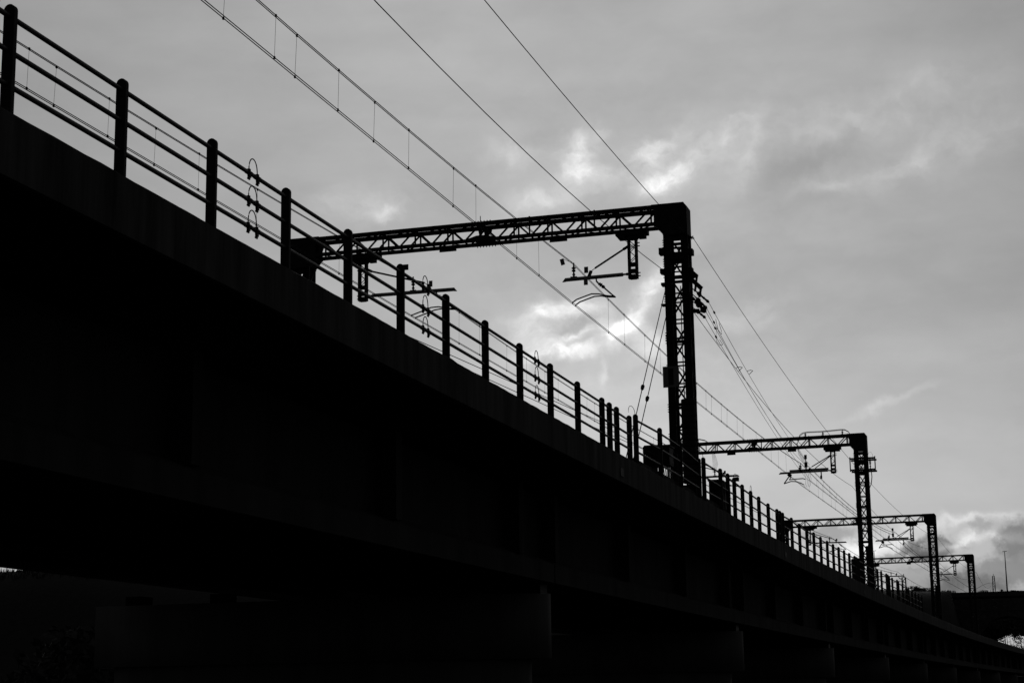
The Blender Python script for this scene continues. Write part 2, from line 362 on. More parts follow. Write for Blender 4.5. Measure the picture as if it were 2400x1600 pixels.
for Yc in (20.3, 27.11, 33.95):
    for k in range(3):
        p, q = railpt(Yc-.13, k), railpt(Yc+.13, k); jx = random.uniform(-.03, .03)
        tube('bonding_cable', loop(p+Vector((0, 0, .02)), q+Vector((0, 0, .02)), .21+jx), .008, M['wire'], rl)
        for c0, s in ((p, 1), (q, 1.15)):
            d = (q-p).normalized()
            bar('clamp', c0+Vector((0, 0, .05)), c0+Vector((.01, 0, -.07*s)), .036, .045, M['steel'], rl)
            rod('clamp_bolt', c0+d*-.025+Vector((0, 0, -.08*s)), c0+d*.025+Vector((0, 0, -.08*s)), .03, M['steel'], rl)
            rod('coupling', c0-d*.07, c0+d*.07, .066, M['steel'], rl)
for a, b, t in ((42.3, 43.05, 6.94), (51.43, 52.2, 7.02), (57.5, 58.4, 7.02), (60.8, 61.1, 6.97)):
    tube('bonding_cable', loop(W(.075, a, t), W(.075, b, t+.02), .2), .007, M['wire'], rl)

# small plate on the back of one post
o = box('back_plate', (0, 0, 0), (1, 1, 1), M['post'], rl)
mx = Matrix.Translation(W(.02, 25.98, 6.83)); o.matrix_local = mx @ Matrix.Diagonal((.1, .02, .09, 1))

# ---------------------------------------------------------------- gantries
def lace(root, x0, x1, z0, z1, y, n, w, name='diagonal'):
    pass
def gantry(X, Y, label, rz, arches=False, plates=(), left=True):
    g = thing('catenary_gantry', label, 'gantry', (X, Y, ZD), rz, 'lattice gantries over the railway')
    st = M['steel']; D = .55; W_ = 13.27; zt, zb = 9.13, 8.49     # local heights above the deck
    yo = 0.0
    # beam chords
    for y in (yo, yo+D):
        s = 1 if y > yo else -1
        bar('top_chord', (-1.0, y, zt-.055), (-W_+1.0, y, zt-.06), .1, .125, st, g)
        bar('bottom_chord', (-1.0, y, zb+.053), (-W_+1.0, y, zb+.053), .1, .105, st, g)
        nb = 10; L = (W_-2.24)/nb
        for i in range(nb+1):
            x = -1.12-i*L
            bar('vertical', (x, y-.02*s, zt-.11), (x, y-.02*s, zb+.1), .052, .03, st, g)
            if i < nb:
                xm = x-L*.5
                bar('diagonal', (x-.03, y+.02*s, zt-.1), (xm+.075, y+.02*s, zb+.1), .03, .055, st, g)
                bar('diagonal', (x-L+.03, y+.02*s, zt-.1), (xm-.075, y+.02*s, zb+.1), .03, .055, st, g)
    nb = 10; L = (W_-2.24)/nb
    for i in range(nb):
        x = -1.12-i*L
        for z in (zt-.03, zb+.03):
            bar('cross_lacing', (x, yo+.04, z), (x-L*.5, yo+D-.04, z), .05, .012, st, g)
            bar('cross_lacing', (x-L*.5, yo+D-.04, z+.013), (x-L, yo+.04, z+.013), .05, .012, st, g)
    # haunches: plated corners
    for s, xo in ((1, 0), (-1, -W_)):
        pr = [(xo, 8.15), (xo, zt-.1), (xo-s*.09, zt+.01), (xo-s*1.1, zt+.01), (xo-s*1.07, zb+.55), (xo-s*.98, zb+.3), (xo-s*1.0, zb-.02), (xo-s*.97, zb-.03), (xo-s*.76, 8.2), (xo-s*.76, 8.15)]
        for y in (yo-.055, yo+D+.04):
            prism('corner_plate', pr, 1, y, y+.014, st, g)
        bar('corner_cap', (xo-s*.005, yo+D/2, 8.15), (xo-s*.005, yo+D/2, zt-.1), .014, D+.08, st, g)
        bar('corner_cap', (xo-s*.09, yo+D/2, zt+.018), (xo-s*1.1, yo+D/2, zt+.018), D+.08, .012, st, g)
        bar('corner_cap', (xo-s*.97, yo+D/2, zb-.03), (xo-s*.76, yo+D/2, 8.2), D+.08, .014, st, g)
        bar('corner_rib', (xo-s*.5, yo+D/2, zb), (xo-s*.5, yo+D/2, zt-.05), .02, D, st, g)
        # column: four corner channels, flat lacing, batten plates
        zb0 = .12
        for xa in (.11, .65):
            for y in (yo+.03, yo+D-.03):
                bar('column_leg', (xo-s*xa, y, zb0), (xo-s*xa, y, 8.2), .06 if False else .07, .225, st, g, 'C', up=(1, 0, 0))
        nz_ = 12; H = 7.9/nz_
        for i in range(nz_):
            z = zb0+.1+i*H
            for y, fl in ((yo-.012, i % 2), (yo+D+.012, 1-i % 2)):
                a, b = (.2, .56) if fl else (.56, .2)
                bar('column_lacing', (xo-s*a, y, z+.04), (xo-s*b, y, z+H-.04), .012, .056, st, g)
                bar('column_batten', (xo-s*.2, y, z), (xo-s*.56, y, z), .012, .05, st, g)
            for xa in (.03, .73):
                bar('column_lacing', (xo-s*xa, yo+.05, z), (xo-s*xa, yo+D-.05, z+H), .05, .012, st, g, up=(1, 0, 0))
        for z, h in ((8.0, .12), (7.72, .07), (7.45, .2), (7.12, .06), (6.8, .12), (6.3, .05), (4.9, .07), (2.9, .05), (.3, .3)):
            bar('batten', (xo-s*.14, yo-.03, z), (xo-s*.62, yo-.03, z), .014, h, st, g)
            bar('batten', (xo-s*.14, yo+D+.03, z), (xo-s*.62, yo+D+.03, z), .014, h*.8, st, g)
        for zc in (7.9, 7.3, 6.95, 6.2, 5.0, 4.9, 4.0, 2.8, 1.9):           # bolt rows standing proud of the legs
            for dz in (-.11, -.04, .04, .11):
                rod('bolt', (xo+s*.0, yo+.05, zc+dz), (xo+s*.035, yo+.05, zc+dz), .028, st, g)
                rod('bolt', (xo-s*.77, yo+.05, zc+dz), (xo-s*.8, yo+.05, zc+dz), .028, st, g)
        box('base_plate', (min(xo-s*.88, xo+s*.12), yo-.14, -.12), (max(xo-s*.88, xo+s*.12), yo+D+.14, .12), M['concrete'], g)
    # splice in the middle of the beam
    xm = -W_/2+.02
    for y in (yo-.06, yo+D+.05):
        prism('splice_plate', [(xm-.12, zt), (xm+.2, zt), (xm+.16, zt-.2), (xm+.06, zt-.3), (xm+.05, zb+.2), (xm-.05, zb+.2), (xm-.08, zt-.3)], 1, y, y+.012, st, g)
        prism('splice_plate', [(xm-.5, zb), (xm+.5, zb), (xm+.5, zb+.09), (xm+.15, zb+.19), (xm-.15, zb+.19), (xm-.5, zb+.09)], 1, y, y+.012, st, g)
    for k in range(7):
        x = xm-.3+k*.1
        rod('bolt', (x, yo+.0, zt), (x, yo+.0, zt+.045), .03, st, g); rod('bolt', (x, yo+D, zb-.05), (x, yo+D, zb), .03, st, g)
    for px, w, dz in plates:
        bar('hanging_plate', (px-w/2, yo+.2, zb-.1), (px+w/2, yo+.2, zb-.1), .02, .16, M['dark'], g)
        for sx in (-.4, .4): bar('strap', (px+sx*w, yo+.2, zb-.04), (px+sx*w, yo+.2, zb+.05), .02, .03, st, g)
    return g
def droppost(g, x, s):
    """lattice post hung under the beam at local x"""
    st = M['steel']; zt, zb_, y0, D = 8.49, 6.93, .18, .12
    r = bpy.data.objects.new('drop_post', None); link(r, g); r.empty_display_size = .2; r.location = (x, 0, 0)
    for a in (-.115, .115):
        for y in (y0, y0+D): bar('leg', (a, y, zb_), (a, y, zt+.02), .07, .05, st, r)
    n = 5; H = (8.14-7.46)/2
    for y in (y0-.01, y0+D+.01):
        for i in range(2):
            z = 7.46+i*H; bar('lacing', (-.09, y, z), (.09, y, z+H*.5), .02, .01, st, r, up=(0, 1, 0)); bar('lacing', (.09, y, z+H*.5), (-.09, y, z+H), .02, .01, st, r, up=(0, 1, 0))
        bar('batten', (-.1, y, 7.38), (.1, y, 7.38), .01, .11, st, r); bar('batten', (-.1, y, 7.18), (.1, y, 7.18), .01, .1, st, r)
        bar('batten', (-.1, y, 6.98), (.1, y, 6.98), .01, .13, st, r)
        for z in (7.09, 7.12, 7.93, 7.98): bar('batten', (-.1, y, z), (.1, y, z), .012, .014, st, r)
        prism('gusset', [(-.26, 8.3), (.26, 8.3), (.15, 8.16), (-.15, 8.16)], 1, y, y+.01, st, r)
    box('head_plate', (-.5, y0-.12, 8.3), (.5, y0+D+.12, 8.47), st, r)
    box('head_plate', (-.42, y0-.1, 8.2), (-.2, y0+D+.1, 8.3), st, r); box('head_plate', (.2, y0-.1, 8.2), (.42, y0+D+.1, 8.3), st, r)
    for z in (8.02, 7.07):
        for dz in (-.05, .05): rod('bolt', (s*.12, y0+.1, z+dz), (s*.22, y0+.1, z+dz), .035, st, r)
    return r
SH = [(0, .028), (.16, .03), (.2, .05), (.24, .05), (.3, .026), (.4, .026), (.44, .062), (.5, .07), (.53, .04), (.58, .032), (.62, .068), (.67, .07), (.7, .035), (.82, .022), (1, .024)]
def arm(g, x, s, L, xi, xb, label, kind='pull', loc=None, rz=0, double=False, extra=None):
    """cantilever: s=+1 reaches to local -x (away from the right mast), s=-1 mirrored. metres from the drop post"""
    st = M['steel']; t = M['tube']
    r = thing('cantilever_arm', label, 'wire support arm', g.matrix_basis @ Vector((x, .25, 0)) if False else (0, 0, 0), 0, 'cantilever arms holding the wires')
    mw = Matrix.Translation(g.location) @ Matrix.Rotation(g.rotation_euler[2], 4, 'Z') @ Matrix.Translation((x, .25, 0))
    r.location = mw.translation; r.rotation_euler = (0, 0, g.rotation_euler[2])
    P = lambda u, z, y=0: (-s*u, y, z)
    zt_ = 7.075
    bar('tube', P(.33, zt_+.02), P(L, zt_), .12, .12, t, r, 'rod')
    prism('tube_tip', [(-s*L, zt_+.06), (-s*L, zt_-.06), (-s*(L+.1), zt_-.065)], 1, -.03, .03, t, r)
    lathe('hinge', [(0, .02), (.3, .05), (.5, .03), (1, .035)], P(.13, zt_+.02), P(.36, zt_+.02), st, r)
    if double:
        bar('tube', P(.33, zt_+.17, .3), P(L-.5, zt_+.15, .3), .12, .12, t, r, 'rod')
        bar('tie_rod', P(.15, 8.0, .3), P(1.1, 7.3, .3), .05, .05, st, r, 'rod')
    xe = xb+.15 if kind == 'pull' else xi-.1
    xe = {'pull': 1.32, 'left': 2.2, 'push': 1.35}[kind]
    bar('tie_rod', P(.28, 7.9), P(xe-.1, 7.37), .06, .06, st, r, 'rod'); bar('tie_rod', P(.15, 7.97), P(.3, 7.89), .09, .09, st, r, 'rod')
    bar('tie_rod', P(xe-.12, 7.38), P(xe+.05, 7.27), .022, .022, st, r, 'rod')
    bar('clevis', P(xe+.02, 7.3), P(xe+.1, zt_+.04), .06, .09, st, r)
    lathe('insulator', SH, P(xi, zt_+.04), P(xi, 7.6), M['insul'], r)
    bar('saddle', P(xi-.1, zt_+.06), P(xi+.1, zt_+.06), .1, .04, st, r)
    # number plates
    def pl(u, z, w=.13, h=.2, y=-.08, tilt=0): bar('number_plate', P(u-tilt, z-h/2, y), P(u+tilt, z+h/2, y), .004, w, M['plate'], r, up=(1, 0, 0))
    if kind == 'pull':
        pl(1.48, 7.32); pl(1.5, 6.92, h=.16); pl(xi+.36, 7.66, .13, .2, 0, .025)
        bar('strap', P(xi+.02, 7.6), P(xi+.32, 7.74), .01, .012, st, r)
        tube('drop_bracket', [P(xb-.02, zt_-.02), P(xb-.02, zt_-.12), P(xb-.1, zt_-.22), P(xb-.16, zt_-.27)], .03, st, r)
        lathe('insulator', [(0, .03), (.1, .06), (.2, .03), (.35, .07), (.5, .03), (.7, .06), (1, .03)], P(xb-.1, zt_-.2), P(xb-.28, zt_-.36), M['insul'], r)
        rod('registration_rod', P(xb-.24, zt_-.33), P(xb-.55, zt_-.63), .05, t, r); rod('rod_foot', P(xb-.53, zt_-.61), P(xb-.6, zt_-.67), .05, st, r)
        for dy in (-.1, .28):
            tube('steady_arm', [P(xb-.6, 6.42, dy*.3), P(xb-.35, 6.455, dy*.5), P(xb-.1, 6.525, dy*.8), P(xb+.12, 6.54, dy), P(xb+.3, 6.49, dy), P(xb+.6, 6.4, dy), P(1.9, 6.335, dy), P(1.93, 6.325, dy), P(1.93, 6.28, dy)], .022, st, r)
    elif kind == 'left':
        pl(xi+.62, 7.3, .12, .2); 
        tube('drop_bracket', [P(2.5, zt_-.02), P(2.52, zt_-.12), P(2.62, zt_-.2)], .03, st, r)
        lathe('insulator', [(0, .03), (.1, .06), (.2, .03), (.35, .07), (.5, .03), (.7, .06), (1, .03)], P(2.58, zt_-.17), P(2.74, zt_-.33), M['insul'], r)
        rod('registration_rod', P(2.7, zt_-.3), P(3.05, zt_-.6), .05, t, r)
        for dy in (-.1, .28):
            tube('steady_arm', [P(3.1, 6.44, dy*.3), P(2.85, 6.475, dy*.5), P(2.6, 6.53, dy*.8), P(2.35, 6.52, dy), P(2.1, 6.44, dy), P(1.75, 6.335, dy), P(1.7, 6.325, dy), P(1.7, 6.28, dy)], .022, st, r)
    else:
        pl(1.58, 7.95, .16, .26); bar('plate_box', P(1.5, 7.5), P(1.66, 7.5), .16, .3, M['insul'], r); pl(.72, 6.72, .12, .2); bar('strap', P(.72, 6.8), P(.72, 7.05), .06, .08, st, r)
        lathe('insulator', SH, P(1.58, zt_+.04), P(1.58, 7.84), M['insul'], r); lathe('insulator', SH, P(xi+.12, zt_+.04, .3), P(xi+.12, 7.5, .3), M['insul'], r)
        bar('drop_bracket', P(L-.45, zt_-.06), P(L-.62, zt_-.2), .06, .2, st, r)
        rod('registration_rod', P(L-.52, zt_-.18), P(L-.2, zt_-.6), .07, t, r)
        rod('registration_rod', P(L-.6, zt_-.18, .3), P(L-.45, zt_-.38, .3), .05, t, r)
        tube('steady_arm', [P(L-.18, zt_-.62), P(L-.35, zt_-.57), P(L-.6, zt_-.5), P(L-.85, zt_-.52), P(L-1.15, zt_-.62), P(L-1.35, zt_-.74)], .032, st, r)
        tube('steady_arm', [P(L-.45, zt_-.36, .3), P(L-.9, zt_-.34, .3), P(L-1.25, zt_-.33, .3), P(L-1.4, zt_-.38, .3)], .032, st, r)
    return r
GN = [(-9.49, 51.75, 'nearest lattice gantry, with a guyed mast and wires anchored behind it'),
      (-8.88, 103.2, 'second lattice gantry from the camera, with a cable arched over its beam'),
      (-7.76, 152.7, 'third lattice gantry from the camera, its mast standing clear against the sky'),
      (-6.38, 199.8, 'farthest and smallest lattice gantry, above the dark hill at the right')]
G = []
PL = [[(-4.14, .57, 0), (-7.8, .57, 0), (-10.2, .3, 0)], [(-4.35, .5, 0), (-7.95, .5, 0)], [(-10.2, .4, 0)], [(-7.0, .45, 0), (-10.5, .5, 0)]]
for i, (X, Y, lb) in enumerate(GN):
    g = gantry(X, Y, lb, -TH(Y), plates=PL[i]); G.append(g)
    xr = (-1.78, -2.0, -2.05, -2.1)[i]
    droppost(g, xr, 1); droppost(g, -10.72, -1)
arm(G[0], -1.78, 1, 2.17, 1.9, 1.2, 'grey tube arm on the right of the nearest gantry, holding the near track wires', 'pull')
arm(G[0], -10.72, -1, 3.1, 1.72, 2.5, 'grey tube arm at the left of the nearest gantry, seen through the railing', 'left')
arm(G[1], -2.0, 1, 3.1, 1.9, 1.2, 'doubled tube arm with a bundle of wires under the second gantry', 'push', double=True)
arm(G[1], -10.72, -1, 3.1, 1.72, 2.5, 'tube arm of the second gantry poking out above the railing beside the nearest mast', 'left')
arm(G[2], -2.05, 1, 3.0, 1.9, 1.2, 'small tube arm under the third gantry, against the bright cloud gap', 'push', double=True)
arm(G[2], -10.72, -1, 3.1, 1.72, 2.5, 'tube arm of the third gantry, behind the railing left of the second mast', 'left')
arm(G[3], -2.1, 1, 2.17, 1.9, 1.2, 'tiny tube arm under the farthest gantry', 'pull')
arm(G[3], -10.72, -1, 3.1, 1.72, 2.5, 'tiny tube arm at the far end of the railing, left of the farthest gantry', 'left')

for x0, x1, z0, z1 in ((-.92, -.74, 7.58, 7.78), (-.9, -.74, 6.98, 7.12), (-.88, -.74, 6.6, 6.68), (-.9, -.74, 5.98, 6.02), (.0, .13, 7.5, 7.68), (.0, .1, 7.02, 7.1), (.0, .12, 6.1, 6.16)):
    box('fitting', (x0, .02, z0), (x1, .3, z1), M['steel'], G[0])
prism('fitting', [(0, 7.12), (.26, 6.86), (.24, 6.8), (0, 6.74)], 1, .1, .2, M['steel'], G[0]); bar('fitting', (.22, .15, 6.84), (.14, .15, 6.35), .06, .06, M['steel'], G[0])
for xc_ in (-.33, -.26): tube('conduit', [(xc_, .3, .1), (xc_+.01, .3, 3), (xc_-.005, .3, 5.2), (xc_, .3, 6.6)], .014, M['wire'], G[0])
tube('conduit', [(-.42, -.02, 7.6), (-.5, -.03, 6.6), (-.62, -.04, 5.2), (-.66, -.04, 3.4)], .018, M['wire'], G[0])
box('marker', (-6.62, -.1, 9.13), (-6.6, -.08, 9.3), M['steel'], G[0])
# extra stiffening pieces make each gantry its own
for gi, xs_ in ((0, (-2.9, -5.0)), (1, (-3.3, -6.1, -9.4)), (2, (-4.6,)), (3, (-5.5, -8.4))):
    for x_ in xs_: bar('clip_angle', (x_, -.07, 8.47), (x_, -.07, 9.15), .05, .02, M['steel'], G[gi])
# sign plate on the nearest mast
sg = thing('sign_board', 'pale rectangular board with a dark upright bar, on the nearest mast', 'sign', (-10.12, 51.62, 9.47))
box('board', (-.245, -.012, -.32), (.245, .012, .32), M['plate'], sg); box('dark_bar', (-.075, -.02, -.25), (.075, -.0125, .25), M['dark'], sg)
for z in (-.22, .22): bar('bracket', (-.2, .03, z), (.25, .03, z), .03, .03, M['steel'], sg)

# balance weights hanging by the masts
def weights(x, y, z0, z1, n, label, w=.21):
    t = thing('balance_weight', label, 'weight stack', (x, y, z0), 0, 'balance weight stacks on the masts'); h = (z1-z0)/n
    for k in range(n):
        lathe('weight_disc', [(0, w-.015), (.1, w), (.88, w), (.97, w-.02)], (0, 0, k*h), (0, 0, (k+1)*h), M['iron'], t, 14)
    rod('rod', (0, 0, n*h-.01), (0, 0, n*h+1.9), .02, M['steel'], t)
    rod('guide_rod', (.0, w+.03, -.3), (.0, w+.03, n*h+1.9), .03, M['steel'], t)
weights(-9.59, 51.42, 6.2, 8.72, 14, 'stack of round iron weights hanging on the nearest mast', .215)
weights(-9.02, 102.95, 5.95, 8.35, 14, 'stack of round iron weights hanging on the second mast', .22)
weights(-7.98, 152.5, 6.4, 8.9, 12, 'stack of round iron weights hanging on the third mast', .17)

# cabinet and trough beside the nearest mast
cb = thing('equipment_cabinet', 'dark steel cabinet behind the railing just left of the nearest mast', 'cabinet', (-9.93, 48.6, ZD-.15))
box('body', (-.32, -.3, .78), (.34, .3, 1.3), M['dark'], cb); box('lid', (-.35, -.33, 1.3), (.37, .33, 1.335), M['dark'], cb)
for a in (-.26, .28):
    for b in (-.24, .24): bar('leg', (a, b, 0), (a, b, .78), .05, .05, M['steel'], cb)
for k in range(4): tube('conduit', [(.1+.06*k, 0, .8), (.12+.05*k, .05, .4), (.1+.07*k, .02, 0)], .016, M['wire'], cb)
cb2 = thing('equipment_cabinet', 'tall dark cabinet pressed against the railing posts just right of the nearest mast', 'cabinet', tuple(W(.38, 56.1, ZD-.13)), -TH(56))
box('body', (-.2, -.35, .12), (.2, 1.3, 1.15), M['dark'], cb2); box('plinth', (-.22, -.4, 0), (.22, 1.35, .12), M['concrete'], cb2); box('lid', (-.23, -.4, 1.15), (.23, 1.35, 1.19), M['dark'], cb2)
for k in range(2): box('door', (.2, -.3+k*.8, .18), (.215, .44+k*.8, 1.1), M['dark'], cb2)
bx_ = tag(box('post_box', (0, 0, 0), (1, 1, 1), M['dark']), 'small dark box fixed on a railing post top right of the nearest mast', 'junction box')
bx_.matrix_local = Matrix.Translation(W(.02, 57.75, 7.03)) @ Matrix.Diagonal((.16, .12, .13, 1))
tr = thing('cable_trough', 'low dark cable trough behind the railing at the foot of the nearest mast', 'cable trough', (0, 0, 0))
for k in range(9):
    y = 43.2+k*1.5
    bar('trough_cover', W(.26, y, 5.875), W(.26, y+1.47, 5.875), .2, .1, M['concrete'], tr)
    bar('foot', W(.26, y+.3, 5.74), W(.26, y+.62, 5.74), .18, .17, M['concrete'], tr)

# ---------------------------------------------------------------- wires
def zcat(Y, seg, zs, zm):
    a, b = seg; c = (a+b)/2; t = (Y-c)/((b-a)/2); return zm+(zs-zm)*t*t
def span_pts(a, b, sag, n=14):
    a, b = Vector(a), Vector(b); return [a.lerp(b, i/n)-Vector((0, 0, sag*4*(i/n)*(1-i/n))) for i in range(n+1)]
SUPY = [2.0, 52.0, 103.4, 152.9, 200.0, 247]
def catenary(label, sup, zc, zs, zms, drops, name='overhead_line', twin=.028, group='overhead contact lines'):
    """sup: [(X,Y)] support points"""
    t = thing(name, label, 'overhead wire', (0, 0, 0), 0, group)
    for s in (-1, 1):
        pts, mp = [], []
        for k, ((xa, ya_), (xb, yb)) in enumerate(zip(sup, sup[1:])):
            n = 16
            for i in range(n+(k == len(sup)-2)):
                f = i/n; Y = ya_+(yb-ya_)*f; X = xa+(xb-xa)*f
                zcv = zc[k]+(zc[k+1]-zc[k])*f; zsv = zs[k]+(zs[k+1]-zs[k])*f
                pts.append((X+s*twin, Y, zcv)); u = 2*f-1
                mp.append((X+s*twin*.75+.03*(1-abs(u)), Y, zms[k]+(zsv-zms[k])*u*u))
        tube('contact_wire', pts, .0095, M['wire'], t, 6); tube('messenger_wire', mp, .0095, M['wire'], t, 6)
    j = 0
    for k, ((xa, ya_), (xb, yb)) in enumerate(zip(sup, sup[1:])):
        for f in drops[k]:
            X = xa+(xb-xa)*f; Y = ya_+(yb-ya_)*f; u = 2*f-1; j += 1; s = 1 if j % 2 else -1
            zsv = zs[k]+(zs[k+1]-zs[k])*f; zcv = zc[k]+(zc[k+1]-zc[k])*f; zm = zms[k]+(zsv-zms[k])*u*u
            a = (X+s*twin*.75+.03*(1-abs(u)), Y, zm); b = (X+s*twin, Y, zcv)
            tube('dropper', [a, b], .0038, M['wire'], t, 4)
            if Y < 130:
                for p in (a, b): box('dropper_clip', (p[0]-.014, p[1]-.02, p[2]-.028), (p[0]+.014, p[1]+.02, p[2]+.022), M['wire'], t)
    return t
def fr(lst, a, b): return [(y-a)/(b-a) for y in lst]
d0 = fr([24.6, 27.2, 29.3, 30.4, 32.5, 34.7, 36.8, 40.2, 41.9, 45.8, 47.9], 2, 52)
d1 = fr([56.6, 58.7, 62.1, 64.5, 67.2, 69, 71.8, 73.6, 75.1, 77.2, 78.9, 81.3, 83.2, 86.8, 88.9, 91.6, 94.5, 97], 52, 103.4)
d2 = [.06+.058*i+(.012 if i % 2 else 0) for i in range(15)]
catenary('twin wires of the near track, strung along in front of the sky under the arms',
         [(-13.25, 2), (-13.18, 52), (-12.72, 103.4), (-11.5, 152.9), (-9.4, 200), (-6.9, 247), (-3.6, 295)], [12.02]*7, [13.32]*7, [12.86, 12.79, 12.75, 12.78, 12.8, 12.8], [d0, d1, d2, d2, d2, d2])
catenary('twin wires of the far track, seen through the railing bars',
         [(-18.62, 2), (-18.47, 52), (-17.85, 103.4), (-16.6, 152.9), (-14.6, 200), (-12, 247), (-8.8, 295)], [12.02]*7, [13.26]*7, [12.84, 12.8, 12.78, 12.78, 12.8, 12.8], [d0, d1, d2, d2, d2, d2])
# second wire set that is anchored at the nearest mast and joins the near track after the second gantry
ov = catenary('second set of near track wires, running beside the first beyond the second gantry',
         [(-12.35, 103.6), (-11.1, 152.9), (-9.1, 200)], [12.38, 12.15, 12.3], [13.2, 13.4, 12.9], [12.66, 12.7], [d2, d2], twin=.03)
an = thing('anchored_wires', 'four wires fanning from insulators on the nearest mast towards the second gantry', 'anchored wires')
AW = [((-9.07, 52.5, 11.93), (-12.25, 103.6, 13.25), .42), ((-9.14, 52.5, 11.75), (-12.42, 103.6, 13.2), .62), ((-9.17, 52.5, 11.64), (-12.28, 103.6, 12.4), .28), ((-9.2, 52.5, 11.45), (-12.42, 103.6, 12.38), .3)]
for k, (a, b, sg_) in enumerate(AW):
    a, b = Vector(a), Vector(b); pts = span_pts(a, b, sg_); tube('wire', pts, .0085, M['wire'], an, 6)
    d = (pts[1]-pts[0]).normalized()
    # insulator string back to the mast
    m0 = Vector((-9.47, 52.05, a.z+.32 if k < 2 else a.z+.2)); tip = a-d*.1
    lathe('insulator', [(0, .02), (.12, .025), (.2, .06), (.32, .065), (.4, .03), (.55, .03), (.62, .04), (.7, .03), (.85, .035), (.9, .05), (1, .03)], m0.lerp(tip, .25), tip+d*.35, M['insul'], an)
    rod('link', m0, m0.lerp(tip, .3), .03, M['steel'], an)
    for q in (1.6+.5*k,): lathe('clamp', [(0, .01), (.2, .03), (.8, .03), (1, .01)], a+d*q, a+d*(q+.3), M['steel'], an)
bar('bracket', (-9.5, 51.9, 12.55), (-9.16, 52.05, 12.2), .12, .1, M['steel'], an); bar('bracket', (-9.18, 52.05, 12.25), (-9.25, 52.05, 11.95), .08, .06, M['steel'], an)
bar('yoke', (-9.42, 52.2, 11.88), (-9.2, 52.3, 11.74), .05, .12, M['steel'], an); bar('pulley', (-9.26, 52.35, 11.64), (-9.14, 52.45, 11.62), .12, .17, M['steel'], an)
bar('bracket', (-9.5, 51.9, 11.5), (-9.3, 52.2, 11.56), .06, .12, M['steel'], an)
pa, pb = Vector((-9.28, 55.2, 11.62)), Vector((-9.2, 54.4, 11.9))
tube('jumper', [pa, (-9.3, 55.1, 11.3), (-9.26, 55.0, 11.12), (-9.22, 55.3, 11.06), (-9.22, 55.9, 11.2), (-9.38, 56.3, 11.45)], .008, M['wire'], an)
tube('jumper', [(-9.2, 54.6, 11.78), (-9.2, 55.0, 11.5), (-9.16, 55.4, 11.44), (-9.2, 55.6, 11.6), (-9.22, 55.3, 11.8)], .008, M['wire'], an)
for y, x, z in ((61.5, -9.7, 11.45), (65, -9.85, 11.95)):
    tube('jumper', [(x, y, z), (x+.12, y+.1, z+.05), (x+.2, y+.15, z+.03), (x+.05, y+.25, z-.08)], .012, M['wire'], an)

def wirething(name, label, cat, spans, r, mt=M['wire'], group=None, parent=None):
    pts = []
    for a, b, s in spans: pts += span_pts(a, b, s, 16)[(1 if pts else 0):]
    o = tube(name, pts, r, mt, parent, 6)
    if parent is None: tag(o, label, cat, group)
    return o
A1, A2, A3, A4, A5 = (-10.25, 51.9, 12.8), (-9.85, 103.3, 11.85), (-8.55, 152.9, 12.0), (-7.2, 200, 12.2), (-3.9, 250, 12.2)
wirething('feeder_wire', 'thicker wire running down from the top edge to the inner side of the nearest mast', 'wire', [((-10.1, 2, 12.8), A1, 1.03)], .0105)
wirething('feeder_wire', 'thicker wire from the nearest mast passing under the second gantry beam', 'wire', [(A1, A2, .85)], .0105)
wirething('feeder_wire', 'thin wire between the second and third masts, inner side', 'wire', [(A2, A3, .8)], .0105)
wirething('feeder_wire', 'thin wire between the third mast and the farthest mast, inner side', 'wire', [(A3, A4, .7)], .01)
B1, B2, B3, B4, B5 = (-9.36, 52.0, 13.8), (-9.55, 103.3, 12.95), (-7.62, 152.9, 12.75), (-6.2, 200, 12.9), (-8.9, 403, 25.2)
wirething('earth_wire', 'rightmost single wire from the top edge to the corner of the nearest gantry', 'wire', [((-9.6, 2, 13.8), (-9.52, 51.9, 13.85), .43)], .0105)
wirething('earth_wire', 'long single wire from the outer side of the nearest mast to the second mast', 'wire', [(B1, B2, .35)], .0105)
wirething('earth_wire', 'thin wire from the second mast to the third, outer side', 'wire', [(B2, B3, .55)], .0105)
wirething('earth_wire', 'thin wire from the third mast to the farthest, outer side', 'wire', [(B3, B4, .5)], .01)
wirething('earth_wire', 'faint wire from the farthest gantry mast to the small mast on the hill', 'wire', [(B4, B5, 2.2)], .014)
ins = lathe('insulator', SH, (-9.47, 51.95, 13.86), (-9.33, 52.0, 13.78), M['insul'], G[0]); 
ins.parent = None; tag(ins, 'small brown insulator holding a wire on the outer side of the nearest mast', 'insulator')
# slack cables along the deck edge
wirething('slack_cable', 'upper of two thin cables sloping along the parapet behind the posts', 'cable', [((-9.62, 26.5, 5.87), (-9.62, 39.9, 6.41), .0), ((-9.62, 39.9, 6.41), (-9.66, 50.5, 6.9), .0)], .007, group=None)
wirething('slack_cable', 'lower of two thin cables sloping along the parapet behind the posts', 'cable', [((-9.62, 29.5, 5.86), (-9.62, 42.1, 6.28), .0), ((-9.62, 42.1, 6.28), (-9.66, 50.5, 6.6), .0)], .007, group=None)
